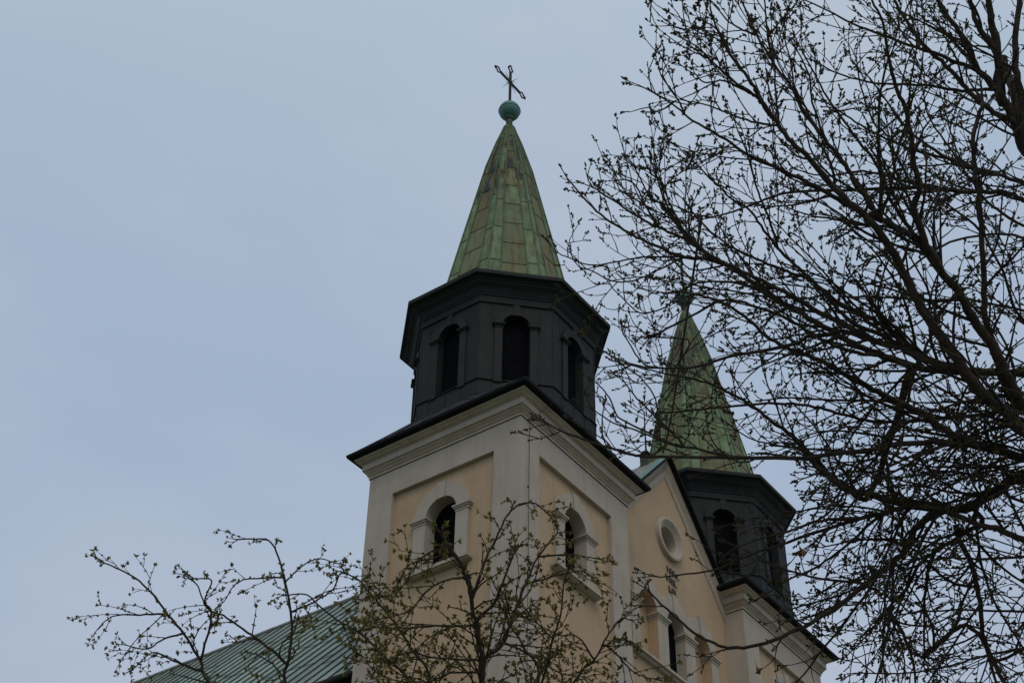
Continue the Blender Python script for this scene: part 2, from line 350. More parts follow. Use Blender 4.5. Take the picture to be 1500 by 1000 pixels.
def make_spire(c, dz, seed):
    rnd = random.Random(seed); s = MB()
    prof = [(5.80, 1.92), (6.1, 1.83), (6.45, 1.755), (8.4, 1.395), (10.4, 1.02), (12.0, .72), (13.3, .405), (13.9, .235), (14.25, .145)]
    def ap(z):
        for (z0, a0), (z1, a1) in zip(prof, prof[1:]):
            if z <= z1: return a0+(a1-a0)*(z-z0)/(z1-z0)
        return prof[-1][1]
    # low apron between the rim and the spire
    s.loft([ring_oct(c, a, dz+z) for a, z in ((2.84, 5.24), (2.80, 5.27), (1.98, 5.60), (1.91, 5.80))], COPPER)
    t27 = math.tan(math.pi/8)
    def P(k, u, z, d=0.):                       # u in -1..1 across face k
        a = math.radians(225+45*k); n = Vector((math.cos(a), math.sin(a))); t = Vector((-n.y, n.x)); r = ap(z)+d
        q = Vector(c)+n*r+t*(ap(z)*t27*u); return (q.x, q.y, dz+z)
    def stain(k, z):                            # black run-off stains below the finial
        return {0: .85, 7: 1., 6: .5, 1: .35}.get(k, .3)*min(1, max(0, (z-8.8)/1.8))*(1 if z < 13.2 else .7)+.16
    for k in range(8):
        off = rnd.uniform(0, .35)
        zz = [5.80]+[6.55+off+i*(.98) for i in range(8)]; zz = [z for z in zz if z < 13.9]+[14.25]
        U = .52
        def col(u0, u1, zs, tanbase):
            for z0, z1 in zip(zs, zs[1:]):
                lev = [z0]+[p[0] for p in prof if z0+.02 < p[0] < z1-.02]+[z1]
                tan = min(1, max(0, tanbase+rnd.uniform(-.3, .3))); val = rnd.uniform(.86, 1.10)*(.8 if z0 > 11.3 else 1)
                for a, b in zip(lev, lev[1:]):
                    s.add([P(k, u0, a), P(k, u1, a), P(k, u1, b), P(k, u0, b)], [(0, 1, 2, 3)], COPPER, (tan, val, stain(k, a)))
                if z0 > 5.9:                    # lapped horizontal joint
                    pts = [P(k, u0+.02, z0, .006), P(k, u1-.02, z0, .006)]
                    s.tube(pts, .011, COPPER, 4, smooth=False); s.tone[-6:] = [(.8, .42, 0)]*6
        zh = [5.80]+[6.9+rnd.uniform(-.2, .2)+i*1.5 for i in range(5)]+[14.25]
        col(-U, U, zz, .75 if k in (1, 7) else .5)
        col(-1, -U, zh, .0); col(U, 1, zh, .0)
        for u in (-U, U, 1):                    # standing seams
            lev = [p[0] for p in prof]
            pts = [P(k, u*(1 if z < 13.2 else 1), z, .012) for z in lev]
            n0 = len(s.f); s.tube(pts, [.024]*len(lev), COPPER, 4, smooth=False)
            s.tone[n0:] = [(.1, .72, 0)]*(len(s.f)-n0)
    so = cpart(s, 'spire', None, True)
    def lathe(prof, mat, n=28):
        m = MB(); m.loft([[(c[0]+r*math.cos(2*math.pi*j/n), c[1]+r*math.sin(2*math.pi*j/n), dz+z) for j in range(n)] for r, z in prof], mat, smooth=True); return m
    nk = lathe([(.15, 14.2), (.15, 14.23), (.11, 14.25), (.105, 14.62), (.14, 14.64), (.14, 14.68), (.10, 14.70)], NECK); cpart(nk, 'neck', so)
    R = .35; zc = 15.06
    pb = [(.11, 14.66), (.125, 14.72)]+[(R*math.sin(math.radians(a)), zc-R*math.cos(math.radians(a))) for a in range(22, 89, 6)]+[(R+.004, zc-.012), (R+.016, zc-.012), (R+.016, zc+.012), (R+.004, zc+.012)]+[(R*math.sin(math.radians(a)), zc-R*math.cos(math.radians(a))) for a in range(94, 175, 8)]+[(.03, zc+R+.005)]
    ball = lathe(pb, VERDI); cpart(ball, 'ball_finial', so)
    x = MB(); X, Y = c
    zt, zx = 17.35, 16.50
    for sx in (-.036, .036): x.box((X+sx-.016, Y-.02, dz+15.38), (X+sx+.016, Y+.02, dz+17.08), IRON)
    for z in (15.5, 16.0): x.box((X-.03, Y-.015, dz+z), (X+.03, Y+.015, dz+z+.05), IRON)
    for sz in (-.036, .036): x.box((X-.56, Y-.02, dz+zx+sz-.016), (X+.56, Y+.02, dz+zx+sz+.016), IRON)
    tre = [(-.04, 0), (-.075, .05), (-.12, .075), (-.12, .14), (-.065, .16), (-.05, .20), (-.06, .24), (0, .30), (.06, .24), (.05, .20), (.065, .16), (.12, .14), (.12, .075), (.075, .05), (.04, 0)]
    for ax, az, bx, bz, px, pz in ((1, 0, 0, 1, .56, zx), (-1, 0, 0, 1, -.56, zx), (0, 1, 1, 0, 0, 17.06)):
        pts = [(X+px+ax*b+bx*a, Y, dz+pz+az*b+bz*a) for a, b in tre]
        x.tube(pts, .025, IRON, 5)
    for i in range(4):                          # rays between the arms
        a = math.radians(45+90*i)
        x.tube([(X+.05*math.cos(a), Y, dz+zx+.05*math.sin(a)), (X+.42*math.cos(a), Y, dz+zx+.42*math.sin(a))], [.014, .004], IRON, 4)
    x.tube([(X, Y-.32, dz+zx), (X, Y-.05, dz+zx), (X, Y+.05, dz+zx), (X, Y+.32, dz+zx)], [.004, .014, .014, .004], IRON, 4)
    cpart(x, 'cross', so)
    return so

CA, CB = (2.4, 2.4), (13.3, 2.38); DZB = -.09
make_tower(CA, (180, 270), 0, True)
make_tower(CB, (270,), DZB, False)
make_belfry(CA, 0, (-2, -1, 0, 1))
make_belfry(CB, DZB, (0, 1))
make_spire(CA, 0, 4)
make_spire(CB, DZB, 9)

# gable between the towers
GY = .57; GX = 7.85; SL = 1.10
gf = Frame((GX, GY, 0), 270)
zi, zs, hw = -2.03, -3.50, .44
cxs = (-1.40, 0., 1.40)
holes = [arch(cx, hw, zs, zi) for cx in cxs]+[circle(.02, .80, .40)]
g = MB(); top = 2.95
sheet(g, gf, [(-3.05, LOW), (3.05, LOW), (3.05, top-SL*3.05), (0, top), (-3.05, top-SL*3.05)], holes, 0, PEACH)
gable = cpart(g, 'gable_wall')
rk = MB()
prof = [(0, -.64), (.02, -.64), (.022, -.58), (.04, -.555), (.04, -.44), (.055, -.40), (.06, -.24), (.085, -.17), (.09, -.10), (.11, -.06), (.115, -.02)]
mats = [DARKTRIM, TRIM, TRIM, WHITE, TRIM, DARKTRIM, TRIM, WHITE, TRIM, TRIM]  # darker bands carry the shade between the mouldings in their colour
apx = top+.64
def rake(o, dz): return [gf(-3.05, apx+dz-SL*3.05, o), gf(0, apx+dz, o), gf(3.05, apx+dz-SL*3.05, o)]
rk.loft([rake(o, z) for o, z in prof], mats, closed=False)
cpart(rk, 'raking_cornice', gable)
gr = MB()                                       # roof of the gable
def rl(y, dz, x=3.05): return [(GX-x, y, apx+dz-SL*x), (GX, y, apx+dz), (GX+x, y, apx+dz-SL*x)]
gr.loft([rl(GY-.105, -.02), rl(GY-.27, -.02), rl(GY-.275, .055), rl(GY-.25, .085)], EAVE_AND_GAP_SHADE, closed=False)
gr.loft([rl(GY-.25, .085), rl(GY+.03, .10), rl(GY+.05, .07), rl(4.6, .07), rl(4.6, -.5)], [VERDI, VERDI, OLDCU, OLDCU], closed=False)
for y in (1.35, 2.1, 2.9, 3.7):
    gr.loft([rl(y-.015, .07), rl(y-.012, .10), rl(y+.012, .10), rl(y+.015, .07)], OLDCU, closed=False)
cpart(gr, 'gable_roof')
pd = MB()
x0, y0 = 7.86, 1.15
pd.box((x0-.13, y0-.13, 3.0), (x0+.13, y0+.13, 3.92), NECK); pd.box((x0-.165, y0-.165, 3.92), (x0+.165, y0+.165, 3.99), EAVE_AND_GAP_SHADE)
pd.box((x0-.10, y0-.10, 3.99), (x0+.10, y0+.10, 4.10), NECK)
po = cpart(pd, 'ridge_pedestal')
ro = MB(); ro.tube([(x0+.03, y0, 4.0), (x0+.03, y0, 5.6)], [.03, .018], IRON, 6); cpart(ro, 'rod', po)
for i, cx in enumerate(cxs):
    w = MB(); d1 = .10; back = -.215
    archivolt(w, gf, cx, zi, hw, .90, 0, d1, WHITE, clamp=.695)
    lp = arch(cx, hw-.005, zs, zi)
    reveal(w, gf, lp, d1-.004, back, WHITE if i == 1 else PEACH)
    keystone(w, gf, cx, zi+hw-.05, zi+.96, .10, .135, 0, d1+.04, WHITE)
    for sg in (-1, 1):
        outer = .70 if (i == 1 or (i == 0 and sg > 0) or (i == 2 and sg < 0)) else .84
        a, b = sorted((sg*hw, sg*(outer-.004))); fbox(w, gf, cx+a, cx+b, zs, zi-.18, 0, d1, WHITE)
        a, b = cx+a, cx+b
        for q, (f0, f1, o) in enumerate(((0, .4, .015), (.4, .7, .045), (.7, 1, .075))):
            s0, s1 = a, b
            if sg > 0: s0 = a-o; s1 = b+(o if outer > .75 else 0)
            else: s1 = b+o; s0 = a-(o if outer > .75 else 0)
            fbox(w, gf, s0, s1, zi-.18+.18*f0, zi-.18+.18*f1, back+.02, d1+o, WHITE)
    wo = cpart(w, 'arched_window', gable)
    v = MB(); sheet(v, gf, lp, [], back+.01, VOID if i == 1 else PEACH); v.build('unlit_inside_sheet' if i == 1 else 'niche_back', wo, CZ)  # middle opening: black sheet in place of the unlit inside
sl = MB()
for z0, z1, o in ((-.06, 0, .15), (-.12, -.06, .19), (-.19, -.12, .11)): fbox(sl, gf, -3.04, 3.04, zs+z0, zs+z1, 0, o, WHITE)
cpart(sl, 'sill_course', gable)
oc = MB(); n = 48
def orr(r, d): return [gf(.02+r*math.cos(2*math.pi*j/n), .80+r*math.sin(2*math.pi*j/n), d) for j in range(n)]
oc.loft([orr(r, d) for r, d in ((.66, 0), (.66, .10), (.64, .125), (.58, .13), (.555, .10), (.53, .09), (.51, .06), (.48, .055), (.465, .03), (.42, .02), (.40, -.02), (.40, -.42))], WHITE, smooth=False)
oc.add(orr(.40, -.40), [tuple(range(n))], TRIM)
cpart(oc, 'round_window', gable)
def letters(txt, s0, z0, size):
    cu = bpy.data.curves.new('t', 'FONT'); cu.body = txt; cu.size = size; cu.align_x = 'CENTER'; cu.extrude = .018; cu.space_character = 1.25; cu.offset = .004
    to = bpy.data.objects.new('t', cu); COL.objects.link(to); bpy.context.view_layer.update()
    me = to.to_mesh(); vs = [gf(s0+v.co.x, z0+v.co.y, .022+v.co.z) for v in me.vertices]; fs = [tuple(p.vertices) for p in me.polygons]
    ins = MB(); ins.add(vs, fs, BRONZE); cpart(ins, 'inscription', gable); to.to_mesh_clear(); bpy.data.objects.remove(to); bpy.data.curves.remove(cu)
letters('1884.', .13, -.31, .25); letters('VIIE.', .03, -.62, .25); letters('LEI.', .09, -.93, .25)

# nave behind
nv = MB(); RZ = 2.93; NS = 1.085; YN0, YN1 = 4.3, 46; XE = .12
def roofpt(x, y, d=0): return (x, y, RZ-NS*abs(x-GX)+d)
rn = random.Random(3); y = YN0+.35-.56
while y < YN1:
    xs = [XE]; 
    while xs[-1] < GX-2.6: xs.append(xs[-1]+rn.uniform(1.5, 2.4))
    xs.append(GX)
    for a, b in zip(xs, xs[1:]):
        nv.add([roofpt(a, y), roofpt(b, y), roofpt(b, y+.56), roofpt(a, y+.56)], [(3, 2, 1, 0)], NAVE, (rn.uniform(0, .35)+(.35 if b == GX else 0), rn.uniform(.82, 1.12), rn.uniform(0, .25)))
        if a > XE: nv.tube([roofpt(a, y+.02, .006), roofpt(a, y+.54, .006)], .012, SEAM, 4, smooth=False)
    y += .56
nv.add([roofpt(2*GX-XE, YN0), roofpt(GX, YN0), roofpt(GX, YN1), roofpt(2*GX-XE, YN1)], [(0, 1, 2, 3)], NAVE)
y = YN0+.35
while y < YN1:
    for sg in (1,):
        a, b = Vector(roofpt(XE-.01, y)), Vector(roofpt(GX, y)); nn = Vector((-NS, 0, 1)).normalized()
        w = Vector((0, .014, 0)); h = nn*.042
        nv.hexa([a-w, a+w, b+w, b-w, a-w*.7+h, a+w*.7+h, b+w*.7+h, b-w*.7+h], SEAM)
    y += .56
nv.tube([(GX, YN0, RZ+.03), (GX, YN1, RZ+.03)], .07, OLDCU, 8)
nro = cpart(nv, 'nave_roof', None, True)
gt = MB()
ze = RZ-NS*(GX-XE)
gt.tube([(XE-.05, YN0+.6, ze-.07), (XE-.05, YN1, ze-.07)], .085, ZINC, 10); gt.box((XE+.02, YN0+.5, ze-.22), (XE+.9, YN1, ze-.12), EAVE_AND_GAP_SHADE)
cpart(gt, 'gutter', nro)
nw = MB(); nw.box((XE+.6, 4.75, LOW), (2*GX-XE-.6, YN1-.3, ze-.2), PEACH)
cpart(nw, 'nave_wall')

# ------------------------------------------------------------------ trees
def ray(u, v): return _F + CR*((u-750)/FPX) + CU*((500-v)/FPX)
def at(u, v, depth): return CAM + ray(u, v)*depth        # depth: metres along the view axis
def proj(p):
    d = Vector(p)-CAM; z = d.dot(_F); return 750+FPX*d.dot(CR)/z, 500-FPX*d.dot(CU)/z, z
def smooth_path(P, R, sub=4):
    out, rr = [], []
    n = len(P)
    for i in range(n-1):
        p0, p1, p2, p3 = P[max(i-1, 0)], P[i], P[i+1], P[min(i+2, n-1)]
        for j in range(sub):
            t = j/sub; t2 = t*t; t3 = t2*t
            out.append(.5*((2*p1)+(p2-p0)*t+(2*p0-5*p1+4*p2-p3)*t2+(3*p1-p0-3*p2+p3)*t3)); rr.append(R[i]+(R[i+1]-R[i])*t)
    out.append(P[-1]); rr.append(R[-1]); return out, rr

class Grower:
    def __init__(s, seed, budf, up): s.r = random.Random(seed); s.tw = MB(); s.bd = MB(); s.budf = budf; s.up = up; s.n = 0; s.bm = 1.
    def rdir(s):
        while True:
            v = Vector((s.r.uniform(-1, 1), s.r.uniform(-1, 1), s.r.uniform(-1, 1)))
            if .01 < v.length < 1: return v.normalized()
    def side(s, t, ang, flat=None):
        v = s.rdir(); v = v-t*v.dot(t)
        if flat is not None: v = v - flat*v.dot(flat)*.45; v = v-t*v.dot(t)
        v.normalize(); return (t*math.cos(ang)+v*math.sin(ang)).normalized()
    def twig(s, p, d, L, r0, lvl, cfg):
        n = max(3, int(L/cfg['seg'])); st = L/n; pts = [p.copy()]; dirs = [d.copy()]; q = p.copy(); d = d.copy()
        wob = cfg['wob']; bend = s.rdir()*cfg['bend']
        for i in range(n):
            d = (d + s.rdir()*wob + bend*(1/n) + Vector((0, 0, 1))*(s.up*(.5+i/n)/n*s.r.uniform(.3, 1.6))).normalized()
            q = q+d*st; pts.append(q.copy()); dirs.append(d.copy())
        rad = [r0*(1-.55*i/n) for i in range(n+1)]
        s.tw.tube(pts, rad, TWIG, 5 if lvl == 1 else 4, cap=False); s.n += 1
        if lvl < cfg['maxlvl']:
            k = max(1, int(L/cfg['space'][lvl])); 
            for j in range(k):
                f = (j+s.r.uniform(.3, 1))/k*.92+.08
                i = min(int(f*n), n-1); b = pts[i].lerp(pts[i+1], f*n-i if f*n-i < 1 else 1)
                l2 = cfg['len'][lvl]*s.r.uniform(.35, 1.25)*(1.15-.6*f)
                s.twig(b, s.side(dirs[i], math.radians(s.r.uniform(24, 55))), l2, max(rad[i]*.62, cfg['rmin']), lvl+1, cfg)
        k = int(L/cfg['budspace'])
        for j in range(k):
            if s.r.random() < cfg['budp']*s.bm:
                i = s.r.randint(1, n); s.budf(s, pts[i], s.side(dirs[i], math.radians(s.r.uniform(40, 80))), cfg['bud']*s.r.uniform(.45, .9))
        if s.r.random() < cfg['tipp']: s.budf(s, pts[-1], dirs[-1], cfg['bud']*s.r.uniform(.75, 1.3))

def lump(mb, c, d, L, w, mat, k=4):             # one bud scale: a pointed spindle
    t = d.orthogonal().normalized(); b = d.cross(t)
    vs = [c]
    for f, rr in ((.3, 1.), (.68, .8)):
        for j in range(k):
            a = 2*math.pi*j/k+f; vs.append(c+d*(L*f)+(t*math.cos(a)+b*math.sin(a))*(w*rr))
    vs.append(c+d*L)
    fs = [(0, 1+(j+1) % k, 1+j) for j in range(k)]+[(1+j, 1+(j+1) % k, 1+k+(j+1) % k, 1+k+j) for j in range(k)]+[(1+k+j, 1+k+(j+1) % k, 1+2*k) for j in range(k)]
    mb.add(vs, fs, mat)
def bud_cluster(g, p, d, size):
    lump(g.bd, p-d*size*.15, d, size*1.25, size*.30, BUD)
    for i in range(g.r.randint(3, 5)):
        lump(g.bd, p-d*size*g.r.uniform(-.2, 1.3), g.side(d, math.radians(g.r.uniform(35, 75))), size*g.r.uniform(.6, .95), size*.28, BUD)
def leaf_cluster(g, p, d, size):
    lump(g.bd, p-d*size*.1, d, size*.55, size*.16, LEAF)
    for i in range(g.r.randint(5, 7)):
        e = g.side(d, math.radians(g.r.uniform(25, 85))); L = size*g.r.uniform(.7, 1.15); w = g.r.uniform(.20, .30)*L
        s_ = e.cross(g.rdir())
        if s_.length < .05: continue
        s_.normalize(); nn = s_.cross(e)
        a, b, c, f = p, p+e*L*.5+s_*w+nn*w*.35, p+e*L-nn*w*.3, p+e*L*.5-s_*w+nn*w*.35
        m = p+e*L*.52
        g.bd.add([a, b, c, f, m], [(0, 1, 4), (1, 2, 4), (2, 3, 4), (3, 0, 4)], LEAF)

def make_tree(name, root_loc, trunk_pts, trunk_rad, limbs, label, cfg, seed, budf, budname, group=None):
    rnd = random.Random(seed)
    root = tag(empty(name, root_loc), label, 'tree', group)
    inv = Matrix.Translation(-Vector(root_loc))
    def part(mb, nm, kind=None):
        o = mb.build(nm, root); o.matrix_parent_inverse = inv
        if kind: o['kind'] = kind
        return o
    tp, tr = smooth_path([Vector(p) for p in trunk_pts], trunk_rad, 6)
    tp = [p+Vector((rnd.uniform(-.012, .012), rnd.uniform(-.012, .012), 0)) for p in tp]
    m = MB(); m.tube(tp, tr, BARK, 12); part(m, 'trunk')
    known = [(proj(p)) for p in tp]             # px, py, depth of wood already standing
    g = Grower(seed+1, budf, cfg['up'])
    for wl in limbs:
        w0, w1, P = wl[0], wl[1], wl[2]; dens = wl[3] if len(wl) > 3 else 1.
        # the depth at the fork is that of the wood it leaves
        u0, v0 = P[0]
        near = min(known, key=lambda k: (k[0]-u0)**2+(k[1]-v0)**2)
        P = [(near[0], near[1])]+[q for q in P if (q[0]-near[0])**2+(q[1]-near[1])**2 > 30]
        lpx = sum(math.hypot(a[0]-b[0], a[1]-b[1]) for a, b in zip(P, P[1:]))
        slope = rnd.uniform(*cfg['slope']); d0 = near[2]; curv = rnd.uniform(-.25, .25)
        pts, rad = [], []; acc = 0
        for i, (u, v) in enumerate(P):
            if i: acc += math.hypot(u-P[i-1][0], v-P[i-1][1])
            f = acc/lpx; L = lpx/FPX*d0
            dep = d0+slope*L*f+curv*L*f*(1-f)
            pts.append(at(u, v, dep)); rad.append((w0+(w1-w0)*f**.8)*.5/FPX*dep)
        sp, sr = smooth_path(pts, rad, 5)
        nn = len(sp)
        jit = cfg['jit']
        sp = [p if i == 0 else p+g.rdir()*min(jit, sr[i]*.5) for i, p in enumerate(sp)]
        mm = MB(); mm.tube(sp, sr, BARK, 8 if w0 > 6 else 6, cap=True); part(mm, 'limb')
        known += [proj(p) for p in sp]
        if w0 < 5 and 'spur' in cfg:            # short spurs set straight on the thin limbs
            for i in range(1, nn-1):
                if rnd.random() < cfg['spur']: budf(g, sp[i], g.side((sp[i+1]-sp[i]).normalized(), math.radians(rnd.uniform(40, 80))), cfg['bud']*rnd.uniform(.6, 1.1))
        # side twigs
        acc = 0; nxt = cfg['space0']*rnd.uniform(.1, .6)*1.5
        Ltot = sum((sp[i+1]-sp[i]).length for i in range(nn-1))
        for i in range(nn-1):
            seg = sp[i+1]-sp[i]; l = seg.length
            while nxt < acc+l:
                f = nxt/Ltot; b = sp[i]+seg*((nxt-acc)/l); t = seg.normalized()
                u, v, dd = proj(b)
                dn, ln, g.up, g.bm = cfg['where'](u, v)
                if -150 < u < 1640 and -130 < v < 1130:
                    L = cfg['len'][0]*rnd.uniform(.3, 1.2)*(1.1-.75*f)*ln
                    g.twig(b, g.side(t, math.radians(rnd.uniform(20, 50)), _F), L, max(min(sr[i]*.55, cfg['r1']), cfg['rmin']*1.2), 1, cfg)
                nxt += cfg['space0']*rnd.uniform(.55, 1.5)/dens/dn
            acc += l
        t = (sp[-1]-sp[-3]).normalized()
        for q in range(2): g.twig(sp[-1], g.side(t, math.radians(rnd.uniform(3, 25))), cfg['len'][1]*rnd.uniform(.25, .6), sr[-1]*.9, 2, cfg)
    part(g.tw, 'twigs', 'stuff'); part(g.bd, budname, 'stuff')
    print(name, 'twigs', g.n, 'faces', len(g.tw.f), len(g.bd.f))
    return root

